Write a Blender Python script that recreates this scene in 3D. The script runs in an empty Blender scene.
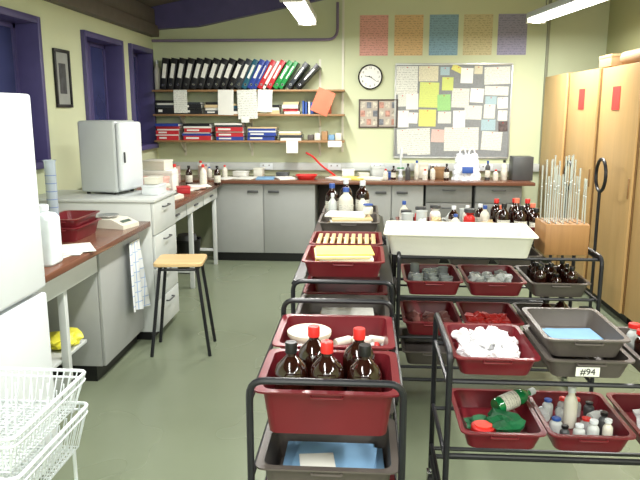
import bpy, bmesh, math, random
from mathutils import Vector, Matrix, noise
random.seed(7)
scene=bpy.context.scene
COL=scene.collection
rad=math.radians
# ---------------------------------------------------------------- materials
def lin(c):
    return tuple(((v/255)/12.92 if v/255<=.04045 else (((v/255)+.055)/1.055)**2.4) for v in c)
MC={}
def M(name,rgb,rough=.5,metal=0,var=.08,scale=8,trans=0,emis=0,coat=0,bump=0,alpha=1,spec=.5,ior=1.45):
    if name in MC: return MC[name]
    m=bpy.data.materials.new(name); m.use_nodes=True
    nt=m.node_tree; b=nt.nodes['Principled BSDF']
    c=lin(rgb)
    tc=nt.nodes.new('ShaderNodeTexCoord'); nz=nt.nodes.new('ShaderNodeTexNoise')
    nz.inputs['Scale'].default_value=scale; nz.inputs['Detail'].default_value=3
    nt.links.new(tc.outputs['Object'],nz.inputs['Vector'])
    rp=nt.nodes.new('ShaderNodeValToRGB')
    rp.color_ramp.elements[0].position=.3; rp.color_ramp.elements[1].position=.7
    rp.color_ramp.elements[0].color=(*[v*(1-var) for v in c],1)
    rp.color_ramp.elements[1].color=(*[min(1,v*(1+var)) for v in c],1)
    nt.links.new(nz.outputs['Fac'],rp.inputs['Fac']); nt.links.new(rp.outputs['Color'],b.inputs['Base Color'])
    b.inputs['Roughness'].default_value=rough; b.inputs['Metallic'].default_value=metal
    b.inputs['Transmission Weight'].default_value=trans
    b.inputs['Coat Weight'].default_value=coat
    b.inputs['Specular IOR Level'].default_value=spec
    b.inputs['IOR'].default_value=ior
    b.inputs['Alpha'].default_value=alpha
    if emis:
        b.inputs['Emission Color'].default_value=(*c,1); b.inputs['Emission Strength'].default_value=emis
    if bump:
        bp=nt.nodes.new('ShaderNodeBump'); bp.inputs['Strength'].default_value=bump
        nt.links.new(nz.outputs['Fac'],bp.inputs['Height']); nt.links.new(bp.outputs['Normal'],b.inputs['Normal'])
    MC[name]=m; return m
def wood(name,rgb,rough=.5,axis='Z',scale=3,var=.25):
    m=M(name,rgb,rough,var=.05)
    nt=m.node_tree; b=nt.nodes['Principled BSDF']; c=lin(rgb)
    tc=nt.nodes['Texture Coordinate']; mp=nt.nodes.new('ShaderNodeMapping')
    s={'X':(.6,9,9),'Y':(9,.6,9),'Z':(9,9,.6)}[axis]; mp.inputs['Scale'].default_value=s
    n=nt.nodes.new('ShaderNodeTexNoise'); n.inputs['Scale'].default_value=scale; n.inputs['Detail'].default_value=5
    n.inputs['Distortion'].default_value=.6
    nt.links.new(tc.outputs['Object'],mp.inputs['Vector']); nt.links.new(mp.outputs['Vector'],n.inputs['Vector'])
    r=nt.nodes['Color Ramp']; nt.links.new(n.outputs['Fac'],r.inputs['Fac'])
    r.color_ramp.elements[0].color=(*[v*(1-var) for v in c],1); r.color_ramp.elements[1].color=(*[min(1,v*(1+var)) for v in c],1)
    return m
def paper(name,rgb,ink=(90,90,95),lines=24,amt=.5,blank=.5):
    """sheet with rows of tiny illegible writing"""
    if name in MC: return MC[name]
    m=M(name,rgb,.8,var=.02)
    nt=m.node_tree; b=nt.nodes['Principled BSDF']
    tc=nt.nodes['Texture Coordinate']
    w=nt.nodes.new('ShaderNodeTexWave'); w.bands_direction='Z'; w.inputs['Scale'].default_value=lines/ (2*math.pi)*1.0
    nt.links.new(tc.outputs['Generated'],w.inputs['Vector'])
    mp=nt.nodes.new('ShaderNodeMapping'); mp.inputs['Scale'].default_value=(14,1,lines)
    n=nt.nodes.new('ShaderNodeTexNoise'); n.inputs['Scale'].default_value=1.0
    nt.links.new(tc.outputs['Generated'],mp.inputs['Vector']); nt.links.new(mp.outputs['Vector'],n.inputs['Vector'])
    a=nt.nodes.new('ShaderNodeMath'); a.operation='MULTIPLY'
    g=nt.nodes.new('ShaderNodeMath'); g.operation='GREATER_THAN'; g.inputs[1].default_value=blank
    nt.links.new(n.outputs['Fac'],g.inputs[0]); nt.links.new(g.outputs[0],a.inputs[0]); nt.links.new(w.outputs['Fac'],a.inputs[1])
    s=nt.nodes.new('ShaderNodeMath'); s.operation='MULTIPLY'; s.inputs[1].default_value=amt
    nt.links.new(a.outputs[0],s.inputs[0])
    mx=nt.nodes.new('ShaderNodeMix'); mx.data_type='RGBA'
    nt.links.new(s.outputs[0],mx.inputs[0]); nt.links.new(nt.nodes['Color Ramp'].outputs['Color'],mx.inputs[6])
    mx.inputs[7].default_value=(*lin(ink),1)
    nt.links.new(mx.outputs[2],b.inputs['Base Color'])
    return m
# ---------------------------------------------------------------- mesh builder
def fillet(pts,r,n=4):
    pts=[Vector(p) for p in pts]; out=[pts[0]]
    for i in range(1,len(pts)-1):
        a=(pts[i-1]-pts[i]); c=(pts[i+1]-pts[i]); q=min(r,a.length*.49,c.length*.49)
        p0=pts[i]+a.normalized()*q; p1=pts[i]+c.normalized()*q
        for k in range(n+1):
            t=k/n; out.append((1-t)**2*p0+2*t*(1-t)*pts[i]+t*t*p1)
    out.append(pts[-1]); return out
def rr(w,d,r,z,cx=0,cy=0,n=3):
    o=[]
    for (sx,sy,a0) in ((1,1,0),(-1,1,90),(-1,-1,180),(1,-1,270)):
        for k in range(n+1):
            a=rad(a0+90*k/n); o.append((cx+sx*(w/2-r)+r*math.cos(a),cy+sy*(d/2-r)+r*math.sin(a),z))
    return o
class MB:
    def __init__(s): s.bm=bmesh.new()
    def _m(s,faces,mi):
        for f in faces: f.material_index=mi
        return s
    def box(s,x0,x1,y0,y1,z0,z1,bev=0,mi=0,rot=None,seg=2):
        c=Vector(((x0+x1)/2,(y0+y1)/2,(z0+z1)/2))
        mt=Matrix.Translation(c)
        if rot is not None: mt=mt@rot
        mt=mt@Matrix.Diagonal((abs(x1-x0),abs(y1-y0),abs(z1-z0),1))
        r=bmesh.ops.create_cube(s.bm,size=1,matrix=mt); vs=r['verts']
        fs=set(f for v in vs for f in v.link_faces)
        s._m(fs,mi)
        if bev:
            es=list(set(e for v in vs for e in v.link_edges))
            r=bmesh.ops.bevel(s.bm,geom=es,offset=bev,segments=seg,affect='EDGES',profile=.5); s._m(r['faces'],mi)
        return s
    def loops(s,ls,cap0=True,cap1=True,mi=0,closed=False):
        V=[[s.bm.verts.new(p) for p in l] for l in ls]; n=len(V[0]); fs=[]
        rng=range(len(V)) if closed else range(len(V)-1)
        for i in rng:
            A=V[i];B=V[(i+1)%len(V)]
            for j in range(n):
                k=(j+1)%n
                try: fs.append(s.bm.faces.new((A[j],A[k],B[k],B[j])))
                except ValueError: pass
        if cap0: fs.append(s.bm.faces.new(V[0][::-1]))
        if cap1: fs.append(s.bm.faces.new(V[-1]))
        s._m(fs,mi); return s
    def lathe(s,prof,seg=20,o=(0,0,0),mi=0,cap0=True,cap1=True):
        return s.loops([[(o[0]+max(r,1e-4)*math.cos(2*math.pi*k/seg),o[1]+max(r,1e-4)*math.sin(2*math.pi*k/seg),o[2]+z) for k in range(seg)] for r,z in prof],cap0,cap1,mi)
    def tube(s,pts,r,seg=8,mi=0,closed=False):
        pts=[Vector(p) for p in pts]; ls=[]; up=None; N=len(pts)
        for i,p in enumerate(pts):
            if closed: t=(pts[(i+1)%N]-pts[i-1]).normalized()
            else: t=((pts[min(i+1,N-1)]-pts[max(i-1,0)])).normalized()
            if up is None:
                up=Vector((0,0,1)) if abs(t.z)<.9 else Vector((1,0,0))
            a=t.cross(up).normalized(); up=a.cross(t).normalized()
            ls.append([p+r*(math.cos(2*math.pi*k/seg)*a+math.sin(2*math.pi*k/seg)*up) for k in range(seg)])
        return s.loops(ls,not closed,not closed,mi,closed)
    def cyl(s,p0,p1,r,seg=12,mi=0): return s.tube([p0,p1],r,seg,mi)
    def prism(s,poly,axis,a,b,mi=0):
        def P(u,v,w): return {'Y':(u,w,v),'X':(w,u,v),'Z':(u,v,w)}[axis]
        return s.loops([[P(u,v,a) for u,v in poly],[P(u,v,b) for u,v in poly]],mi=mi)
    def obj(s,name,mats,parent=None,loc=(0,0,0),rot=(0,0,0),label=None,cat=None,group=None,kind=None,sm=35):
        bmesh.ops.recalc_face_normals(s.bm,faces=s.bm.faces[:])
        me=bpy.data.meshes.new(name); s.bm.to_mesh(me); s.bm.free()
        for m in (mats if isinstance(mats,(list,tuple)) else [mats]): me.materials.append(m)
        for p in me.polygons: p.use_smooth=True
        me.set_sharp_from_angle(angle=rad(sm))
        o=bpy.data.objects.new(name,me); COL.objects.link(o)
        o.location=loc; o.rotation_euler=rot
        if parent: o.parent=parent
        tag(o,label,cat,group,kind); return o
def tag(o,label=None,cat=None,group=None,kind=None):
    if label:o['label']=label
    if cat:o['category']=cat
    if group:o['group']=group
    if kind:o['kind']=kind
def E(name,label,cat,loc=(0,0,0),rz=0,group=None,rot=None):
    o=bpy.data.objects.new(name,None); o.empty_display_size=.05; COL.objects.link(o)
    o.location=loc; o.rotation_euler=rot if rot else (0,0,rz); tag(o,label,cat,group); return o
def clone(root,loc=None,rz=None,label=None,group=None,parent=None,rot=None):
    c=root.copy(); COL.objects.link(c)
    if parent is not None: c.parent=parent
    if loc is not None: c.location=loc
    if rz is not None: c.rotation_euler=(0,0,rz)
    if rot is not None: c.rotation_euler=rot
    if label:c['label']=label
    if group:c['group']=group
    for ch in root.children: clone(ch,parent=c)
    return c
def text(s,size,mat,parent,loc,rot,name='lettering'):
    cu=bpy.data.curves.new(name,'FONT'); cu.body=s; cu.size=size; cu.align_x='CENTER'; cu.align_y='CENTER'; cu.extrude=.0006
    t=bpy.data.objects.new(name,cu); COL.objects.link(t)
    bpy.context.view_layer.update()
    me=bpy.data.meshes.new_from_object(t.evaluated_get(bpy.context.evaluated_depsgraph_get()))
    bpy.data.objects.remove(t); me.materials.clear(); me.materials.append(mat)
    o=bpy.data.objects.new(name,me); COL.objects.link(o); o.parent=parent; o.location=loc; o.rotation_euler=rot
    return o
# colours
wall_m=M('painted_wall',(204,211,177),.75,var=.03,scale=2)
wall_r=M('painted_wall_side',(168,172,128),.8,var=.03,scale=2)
ceil_m=M('ceiling_board',(108,102,94),.8,var=.08,scale=3)
purple=M('purple_gloss',(80,74,122),.4,var=.06)
glass_dk=M('dark_window_glass',(58,64,112),.12,var=.35,scale=1.5,spec=.8)
white=M('white_enamel',(218,224,228),.3,var=.015)
white2=M('white_laminate',(200,205,203),.4,var=.02)
offw=M('off_white_plastic',(218,216,202),.4,var=.03)
grey=M('grey_laminate',(160,163,161),.45,var=.03)
greyd=M('dark_grey_metal',(84,86,88),.4,metal=.3)
blackm=M('black_powder_coat',(28,29,34),.35,var=.2)
black=M('black_plastic',(16,16,18),.4,var=.2)
red=M('dark_red_plastic',(108,30,38),.3,var=.1,scale=5)
redb=M('bright_red_plastic',(208,42,38),.4)
gtray=M('grey_brown_plastic',(88,82,78),.4,var=.08)
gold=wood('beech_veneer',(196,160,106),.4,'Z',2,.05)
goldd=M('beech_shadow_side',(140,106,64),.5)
stoolw=wood('stool_wood',(206,176,126),.4,'X',3,.12)
shelfw=wood('shelf_wood',(150,116,80),.5,'X',3,.2)
benchw=wood('bench_hardwood',(112,74,58),.2,'Y',3,.18)
benchx=wood('bench_hardwood_across',(112,74,58),.2,'X',3,.18)
blockw=wood('rack_wood',(158,116,72),.45,'Z',4,.12)
chrome=M('chrome',(200,200,205),.2,metal=1)
amber=M('amber_glass',(38,14,8),.08,var=.3,coat=.6,spec=.7)
label_w=paper('bottle_label',(220,218,205),lines=12)
clear=M('clear_plastic',(205,212,212),.15,alpha=.45,var=.05)
clearw=M('frosted_plastic',(222,228,226),.3,alpha=.75,var=.05)
glassm=M('laboratory_glass',(206,212,206),.05,alpha=.45,var=.1)
blue=M('blue_plastic',(48,84,160),.4)
lblue=M('pale_blue_card',(118,160,196),.7)
green=M('green_plastic',(20,130,60),.3)
yellow=M('yellow_card',(232,212,110),.7)
orange=M('orange_card',(230,120,92),.7)
wp=M('white_paper',(228,229,222),.8,var=.02)
wtext=paper('printed_paper',(224,227,218),amt=.4)
rubber=M('grey_rubber',(60,60,62),.7)
pinkp=M('pale_pink_plastic',(216,176,164),.5)
# ---------------------------------------------------------------- room shell
XL,XR,YB,YF=-2.46,2.66,7.78,-2.6
def zc(x): return 2.82+.2*(x-XL)
fm=M('vinyl_floor',(121,130,108),.3,var=.015,scale=5)
nt=fm.node_tree; b=nt.nodes['Principled BSDF']
tc=nt.nodes['Texture Coordinate']; br=nt.nodes.new('ShaderNodeTexBrick')
br.offset=0; br.inputs['Scale'].default_value=1; br.inputs['Brick Width'].default_value=2.0; br.inputs['Row Height'].default_value=2.1
br.inputs['Mortar Size'].default_value=.002; br.inputs['Mortar Smooth'].default_value=.5
nt.links.new(tc.outputs['Object'],br.inputs['Vector'])
mx=nt.nodes.new('ShaderNodeMix'); mx.data_type='RGBA'; mx.inputs[7].default_value=(*lin((110,118,98)),1)
nt.links.new(br.outputs['Fac'],mx.inputs[0]); nt.links.new(nt.nodes['Color Ramp'].outputs['Color'],mx.inputs[6]); nt.links.new(mx.outputs[2],b.inputs['Base Color'])
n2=nt.nodes.new('ShaderNodeTexNoise'); n2.inputs['Scale'].default_value=1.2
nt.links.new(tc.outputs['Object'],n2.inputs['Vector'])
mr=nt.nodes.new('ShaderNodeMapRange'); mr.inputs[3].default_value=.24; mr.inputs[4].default_value=.3
nt.links.new(n2.outputs['Fac'],mr.inputs[0]); nt.links.new(mr.outputs[0],b.inputs['Roughness'])
MB().box(XL-.2,XR+.2,YF-.2,YB+.2,-.1,0).obj('floor',fm,kind='structure')
MB().prism([(XL-.2,-.1),(XR+.2,-.1),(XR+.2,zc(XR)+.1),(XL-.2,zc(XL)+.1)],'Y',YB,YB+.2).obj('wall_back',wall_m,kind='structure')
MB().prism([(XL-.2,-.1),(XR+.2,-.1),(XR+.2,zc(XR)+.1),(XL-.2,zc(XL)+.1)],'Y',YF-.2,YF).obj('wall_front',wall_m,kind='structure')
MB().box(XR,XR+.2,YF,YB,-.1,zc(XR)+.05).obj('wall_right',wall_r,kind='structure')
wins=[(3.95,5.0),(5.78,6.73),(6.95,7.68)]; zs,zt=1.25,2.36
mb=MB(); mb.box(XL-.2,XL,YF,YB,-.1,zs); mb.box(XL-.2,XL,YF,YB,zt,zc(XL)+.05)
y=YF
for a,b_ in wins: mb.box(XL-.2,XL,y,a,zs,zt); y=b_
mb.box(XL-.2,XL,y,YB,zs,zt); mb.obj('wall_left',wall_m,kind='structure')
MB().prism([(XL-.2,zc(XL-.2)),(XR+.2,zc(XR+.2)),(XR+.2,zc(XR+.2)+.15),(XL-.2,zc(XL-.2)+.15)],'Y',YF-.2,YB+.2).obj('ceiling',ceil_m,kind='structure')
for i,(a,b_) in enumerate(wins):
    mb=MB(); t=.05; x0,x1=XL-.2,XL+.035
    mb.box(x0,x1,a,a+t,zs,zt,.004); mb.box(x0,x1,b_-t,b_,zs,zt,.004); mb.box(x0,x1,a+t,b_-t,zt-t,zt,.004); mb.box(x0,x1+.03,a+t,b_-t,zs,zs+t,.004)
    mb.box(x0+.02,x0+.07,(a+b_)/2-.025,(a+b_)/2+.025,zs+t,zt-t,.004)
    for u,v in ((a+t,(a+b_)/2-.025),((a+b_)/2+.025,b_-t)):
        mb.box(x0+.03,x0+.06,u,u+.035,zs+t,zt-t); mb.box(x0+.03,x0+.06,v-.035,v,zs+t,zt-t)
        mb.box(x0+.03,x0+.06,u,v,zs+t,zs+t+.035); mb.box(x0+.03,x0+.06,u,v,zt-t-.035,zt-t)
    mb.box(x0+.036,x0+.044,a+t,b_-t,zs+t,zt-t,mi=1)
    mb.obj('window_%d'%(i+1),[purple,glass_dk],kind='structure',label='purple framed window with dark glass')
bx=M('grey_brown_board',(104,98,92),.7,var=.1)
mb=MB(); mb.box(XL,XL+.1,YF,YB-.06,2.50,2.62,.004); mb.box(XL,XL+.07,YF,YB-.06,2.63,2.80,.004); mb.obj('trim_1',bx,kind='structure')
MB().prism([(XL,2.58),(-1.9,2.61),(-.48,2.89),(.6,3.11),(.6,3.42),(XL,zc(XL)-.005)],'Y',YB-.1,YB).obj('trim_2',purple,kind='structure')
pp=M('purple_pipe_paint',(128,114,142),.5)
MB().tube(fillet([(XL+.01,YB-.05,2.46),(-.32,YB-.05,2.46),(-.32,YB-.05,2.86)],.12,6),.016).obj('trim_3',pp,kind='structure')
MB().box(-.27,-.245,YB-.02,YB,1.2,3.2).obj('trim_4',offw,kind='structure')
MB().box(2.0,2.03,YB-.03,YB,1.0,3.6,.004).obj('trim_5',M('grey_conduit',(140,142,120),.5),kind='structure')
MB().box(XL,2.0,YB-.05,YB,.985,1.075,.006).obj('trim_6',white2,kind='structure',label='white dado cable trunking')
for k,xx in enumerate((-1.9,-1.15,-.35,.15,.8,1.4)):
    so=E('power_socket','white double wall socket in the cable trunking','socket',(xx,YB-.05,1.03),group='sockets in the trunking')
    MB().box(-.075,.075,-.012,0,-.038,.038,.004).obj('faceplate',white,so)
    for s_ in (-.035,.035): MB().box(s_-.008,s_+.008,-.016,-.012,.005,.022,.002).obj('switch',M('switch_grey',(150,150,150),.4),so)
for k,yy in enumerate((5.2,6.5)):
    MB().prism([(-.2,zc(-.2)-.1),(XR,zc(XR)-.1),(XR,zc(XR)),(-.2,zc(-.2))],'Y',yy,yy+.1).obj('trim_%d'%(7+k),ceil_m,kind='structure')
# ---------------------------------------------------------------- lights
tube_m=M('lit_diffuser',(255,253,246),.4,emis=9)
LP={}
def lum(x,y,rz):
    z=2.54; L=1.5
    if x not in LP:
        r=E('fluorescent_light','white suspended fluorescent batten with glowing tube','ceiling light',(x,y,z),rz,group='fluorescent ceiling lights')
        MB().box(-.10,.10,-L/2,L/2,.03,.09,.01).obj('housing',white,r)
        mb=MB(); mb.loops([[(px_*.085,yy,.03+pz) for px_,pz in ((-1,0),(-.9,-.025),(-.4,-.04),(.4,-.04),(.9,-.025),(1,0))] for yy in (-L/2+.02,L/2-.02)]); mb.obj('diffuser',tube_m,r)
        for s_ in (-1,1): MB().box(-.095,.095,s_*L/2-.02,s_*L/2+.02,-.012,.085,.008).obj('end_cap',offw,r)
        for s_ in (-.5,.5): MB().cyl((0,s_,.09),(0,s_,zc(x-.07)-z),.005,6).obj('suspension_rod',chrome,r)
        LP[x]=r
    else: r=clone(LP[x],(x,y,z),rz)
    ld=bpy.data.lights.new('tube_light','AREA'); ld.shape='RECTANGLE'; ld.size=.14; ld.size_y=1.4; ld.energy=(59 if y>2 else 56); ld.color=(1,.98,.93)
    lo=bpy.data.objects.new('tube_light',ld); COL.objects.link(lo); lo.location=(x,y,z-.03); lo.rotation_euler=(0,0,rz)
for yy in (6.27,3.3,.5,-1.6):  # only the far pair is in view; nearer rows are added to light the room
    lum(-.6,yy,0) 
    lum(1.78,yy,rad(7))
ld=bpy.data.lights.new('fill_light','AREA'); ld.shape='RECTANGLE'; ld.size=3.0; ld.size_y=1.4; ld.energy=60; ld.color=(.95,.98,1)  # soft fill lamp added behind the camera, no window stands there
lo=bpy.data.objects.new('fill_light',ld); COL.objects.link(lo); lo.location=(-.3,-2.5,2.0); lo.rotation_euler=(rad(80),0,0)
w=bpy.data.worlds.new('World'); scene.world=w; w.use_nodes=True
w.node_tree.nodes['Background'].inputs[0].default_value=(.6,.65,.7,1); w.node_tree.nodes['Background'].inputs[1].default_value=.5
# ---------------------------------------------------------------- fixed furniture
def cabinet(name,label,cat,loc,rz,w,d,h,doors=2,drawers=0,mat=grey,plinth=.1,handle='bar',group=None,hm=None,bmat=None,gap=.005):
    r=E(name,label,cat,loc,rz,group); hm=hm or greyd
    MB().box(-w/2+.002,w/2-.002,.022,d,plinth,h,.003).obj('body',bmat or mat,r)
    MB().box(-w/2+.002,w/2-.002,.06,d-.02,0,plinth).obj('plinth',black,r)
    if drawers:
        dh=(h-plinth)/drawers
        for k in range(drawers):
            z0=plinth+k*dh+.004; z1=plinth+(k+1)*dh-.004
            dr=MB().box(-w/2+.004,w/2-.004,0,.02,z0,z1,.003).obj('drawer',mat,r)
            MB().tube(fillet([(-.07,0,z1-.05),(-.07,-.025,z1-.05),(.07,-.025,z1-.05),(.07,0,z1-.05)],.012,3),.006).obj('handle',hm,dr)
    for k in range(doors):
        x0=-w/2+k*w/doors+gap; x1=-w/2+(k+1)*w/doors-gap
        dr=MB().box(x0,x1,0,.02,plinth+.004,h-.004,.003).obj('door',mat,r)
        if doors==1: hx=x1-.06
        else: hx=(x1-.05) if k%2==0 else (x0+.05)
        if handle=='bar': MB().box(min(hx,hx+(-.12 if hx>(x0+x1)/2 else .12)),max(hx,hx+(-.12 if hx>(x0+x1)/2 else .12)),-.02,0,h-.1,h-.075,.004).obj('handle',hm,dr)
        else: MB().box(hx+.02,hx+.035,-.012,0,1.0,1.16,.004).obj('handle',hm,dr)
    return r
MB().box(XL,1.82,7.14,YB,.885,.92,.006).obj('worktop',benchx,label='long dark hardwood worktop along the rear wall',cat='worktop')
cabinet('base_cabinet','grey two-door base cabinet under the rear worktop','cabinet',(-1.11,7.2,0),0,1.15,.55,.884,2)
cabinet('base_cabinet','grey two-door base cabinet under the rear worktop','cabinet',(.3,7.2,0),0,.7,.55,.884,2)
gd2=M('mid_grey_laminate',(128,130,128),.45)
cabinet('drawer_cabinet','grey four-drawer cabinet under the rear worktop','cabinet',(.92,7.2,0),0,.5,.55,.884,0,4,mat=gd2)
cabinet('drawer_cabinet','grey four-drawer cabinet under the rear worktop','cabinet',(1.45,7.2,0),0,.5,.55,.884,0,4,mat=gd2)
MB().box(-.53,-.055,7.7,7.76,0,.884,.004).obj('kneehole_shade',M('knee_shade_brown',(60,48,44),.6),label='dark brown sheet standing in for the knee space shade',cat='panel')  # dark sheet added to stand for the shade under the bench
MB().box(XL,-1.52,2.82,4.565,.862,.90,.006).obj('worktop',benchw,label='dark hardwood worktop beside the white fridge',cat='worktop')
cabinet('base_cabinet','grey base cabinet with a tea towel on its door','cabinet',(-1.6,4.18,0),rad(90),.74,.75,.861,1)
fr=E('bench_frame','white metal bench underframe with a drawer fascia','bench frame',(-1.6,3.3,0))
MB().box(-.03,0,-.46,.48,.72,.858,.004).obj('drawer_fascia',white2,fr)
for sx in (-.04,-.78):
    for sy in (-.43,.08): MB().box(sx-.02,sx+.02,sy-.02,sy+.02,0,.72,.003).obj('leg',white2,fr)
MB().box(-.8,-.02,.065,.095,.1,.2,.003).obj('rail',white2,fr)
wu=cabinet('drawer_cabinet','tall white drawer unit between the two benches','cabinet',(-1.5,4.855,0),rad(90),.54,.93,1.03,0,4,mat=white2,plinth=.06)
MB().box(XL,-1.49,4.575,5.135,1.031,1.052,.004).obj('cabinet_top',white2,label='white laminate top on the white drawer unit',cat='worktop')
MB().box(XL,-1.55,5.15,7.135,.872,.91,.006).obj('worktop',benchw,label='dark hardwood table top in the corner under the windows',cat='worktop')
fr=E('table_frame','white corner table frame with drawer fronts','table frame',(-1.6,6.15,0))
for a in (-.96,-.32,.32): 
    d=MB().box(-.03,0,a+.01,a+.62,.74,.868,.004).obj('drawer',white2,fr)
    MB().box(0,.015,a+.25,a+.37,.79,.805,.003).obj('handle',greyd,d)
for sx in (-.03,-.78):
    for sy in (-.93,-.1,.9): MB().box(sx-.02,sx+.02,sy-.02,sy+.02,0,.74,.003).obj('leg',white2,fr)
for sy in (-.93,-.1,.9): MB().box(-.78,-.05,sy-.012,sy+.012,.15,.18,.003).obj('rail',white2,fr)
wb=E('waste_bin','black plastic waste bin under the corner table','bin',(-1.85,6.7,0))
MB().lathe([(.11,0),(.14,.34),(.148,.345),(.148,.355),(.132,.352),(.105,.01)],20).obj('bin_body',black,wb)
MB().loops([[(x*(1+.1*math.sin(k*1.3)),y*(1+.1*math.cos(k)),z) for x,y,z in rr(.2,.2,.09,.25+.05*k)] for k in range(4)],mi=0).obj('bin_liner',greyd,wb)
fz=E('fridge_freezer','tall white fridge freezer with two doors','fridge',(-1.425,2.50,0),rad(90))
MB().box(-.3,.3,.055,.62,.03,1.75,.01).obj('body',white,fz)
MB().box(-.28,.28,.08,.6,0,.03).obj('plinth',black,fz)
u=MB().box(-.298,.298,0,.05,.895,1.748,.014,seg=3).obj('upper_door',white,fz)
l=MB().box(-.298,.298,0,.05,.06,.875,.014,seg=3).obj('lower_door',white,fz)
for p,z0,z1 in ((u,.93,1.12),(l,.66,.84)):
    MB().tube(fillet([(-.25,0,z0),(-.25,-.03,z0),(-.25,-.03,z1),(-.25,0,z1)],.015,3),.009).obj('handle',offw,p)
ib=E('incubator','pale grey laboratory incubator with closed door','incubator',(-1.785,4.965,1.053),rad(80))
pg=M('pale_grey_enamel',(188,194,194),.35,var=.02)
MB().box(-.16,.16,.03,.34,.015,.55,.02,seg=3).obj('body',pg,ib)
d=MB().box(-.157,.157,-.02,.028,.03,.54,.02,seg=3).obj('door',white,ib)
MB().box(-.135,-.125,-.035,-.02,.24,.32,.004).obj('handle',greyd,d)
for sx in (-.12,.12):
    for sy in (.07,.30): MB().lathe([(.015,0),(.015,.016)],10,(sx,sy,0)).obj('foot',black,ib)
st=E('lab_stool','wooden-topped laboratory stool with black metal legs','stool',(-1.27,4.42,0),rad(6))
mb=MB(); mb.loops([rr(.32,.29,.03,.635),rr(.335,.305,.035,.64),rr(.335,.305,.035,.658),rr(.325,.295,.03,.663)]); mb.obj('seat',stoolw,st)
for sx in (-1,1):
    for sy in (-1,1): MB().cyl((sx*.125,sy*.11,.635),(sx*.20,sy*.15,0),.012,10).obj('leg',blackm,st)
MB().tube(fillet([(-.13,-.11,.61),(.13,-.11,.61),(.13,.11,.61),(-.13,.11,.61),(-.13,-.11,.61)],.02,2),.01).obj('seat_frame',blackm,st)
for k in range(4):
    yc=7.32-.85*k
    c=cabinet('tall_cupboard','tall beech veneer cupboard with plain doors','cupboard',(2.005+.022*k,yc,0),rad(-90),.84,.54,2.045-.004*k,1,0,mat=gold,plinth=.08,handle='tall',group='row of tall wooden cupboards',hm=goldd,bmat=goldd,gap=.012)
for (yy,zz,xx) in ((6.48,1.78,2.0255),(5.67,1.775,2.0475)):
    MB().box(-.0015,0,-.085,.085,-.095,.095).obj('door_notice',M('red_paper',(226,66,58),.7),loc=(xx,yy,zz),label='plain red paper notice taped to a cupboard door',cat='notice',group='red cupboard notices')
rl=E('paper_roll','brown paper roll lying on top of the cupboards','roll',(2.17,5.6,2.105))
MB().tube([(0,-.25,0),(0,.25,0)],.055,20).obj('roll_body',M('kraft_paper',(150,124,92),.7),rl)
MB().tube([(0,-.26,0),(0,.26,0)],.02,12).obj('roll_core',wp,rl)
for yy,hh,mt,nm in ((5.05,.13,M('grey_card_box',(140,140,130),.7),'grey'),(6.15,.1,M('kraft_box_top',(168,138,100),.7),'brown cardboard')):
    o=E('storage_box','small %s box lying on top of the cupboards'%nm,'box',(2.22,yy,2.05),group='boxes on top of the cupboards')
    MB().box(-.12,.12,-.15,.15,0,hh,.004).obj('box_body',mt,o); MB().box(-.123,.123,-.153,.153,hh*.75,hh+.003,.003).obj('lid',mt,o)
def polestand(loc,hz):
    ps=E('pole_stand','black metal pole stand with an oval loop at the top','stand',loc,group='black pole stands beside the cupboards')
    MB().tube([(0,0,.02),(0,0,hz)],.013,10).obj('pole',blackm,ps)
    MB().tube([(.0,.11*math.cos(a*math.pi/10),hz+.125+.13*math.sin(a*math.pi/10)) for a in range(20)],.014,8,closed=True).obj('loop',blackm,ps)
    for a in (0,120,240): MB().tube([(0,0,.06),(.06*math.cos(rad(a)),.18*math.sin(rad(a)),.012)],.011,8).obj('foot',blackm,ps)
polestand((1.9,5.45,0),1.04); polestand((1.9,6.3,0),.96)
# ---------------------------------------------------------------- back wall: shelves
def wx(px): return -2.455+.01146*(px-153)
def wz(py): return 2.19-.01121*(py-64)
SH=[1.905,1.635,1.34]
for k,z in enumerate(SH):
    s_=E('wall_shelf','long varnished wooden wall shelf','shelf',(-1.32,YB,z),group='three wall shelves')
    MB().box(-1.09,1.09,-.27,0,-.022,0,.003).obj('board',shelfw,s_)
    for xx in (-.8,0,.8): MB().prism([(0,-.15),(-.02,-.15),(-.22,-.022),(0,-.022)],'X',xx-.006,xx+.006).obj('bracket',offw,s_)
for xx in (-2.12,-1.32,-.52):
    MB().box(xx-.012,xx+.012,YB-.008,YB,1.15,2.25).obj('shelf_upright',offw,label='white slotted metal shelf upright fixed to the wall',cat='shelf upright',group='shelf uprights')
def binder(mat,w=.075,h=.345,d=.26,label_m=wp):
    r=E('ring_binder','','binder',(0,0,0),group='ring binders on the top shelf')
    mb=MB(); mb.box(-w,0,-d,-d+.004,0,h,.0015); mb.box(-w,-w+.004,-d+.004,0,0,h); mb.box(-.004,0,-d+.004,0,0,h); mb.obj('cover',mat,r)
    MB().box(-w+.008,-.008,-d+.012,-.01,.004,h-.012).obj('pages',wp,r)
    MB().box(-w+.016,-.016,-d-.0012,-d,h*.36,h*.82).obj('spine_label',label_m,r)
    MB().lathe([(.013,0),(.013,.002),(.009,.002),(.009,0)],14).obj('finger_ring',chrome,r,loc=(-w/2,-d,h*.14),rot=(rad(90),0,0))
    return r
bl=M('black_binder',(26,26,30),.4,var=.2)
tealm=M('teal_binder',(30,90,110),.4); bblue=M('blue_binder',(44,66,150),.4); bred=M('red_binder',(188,44,52),.4); bgreen=M('green_binder',(30,136,66),.4); dgrey=M('charcoal_binder',(50,55,62),.4)
protos={}
x=-2.225
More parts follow.
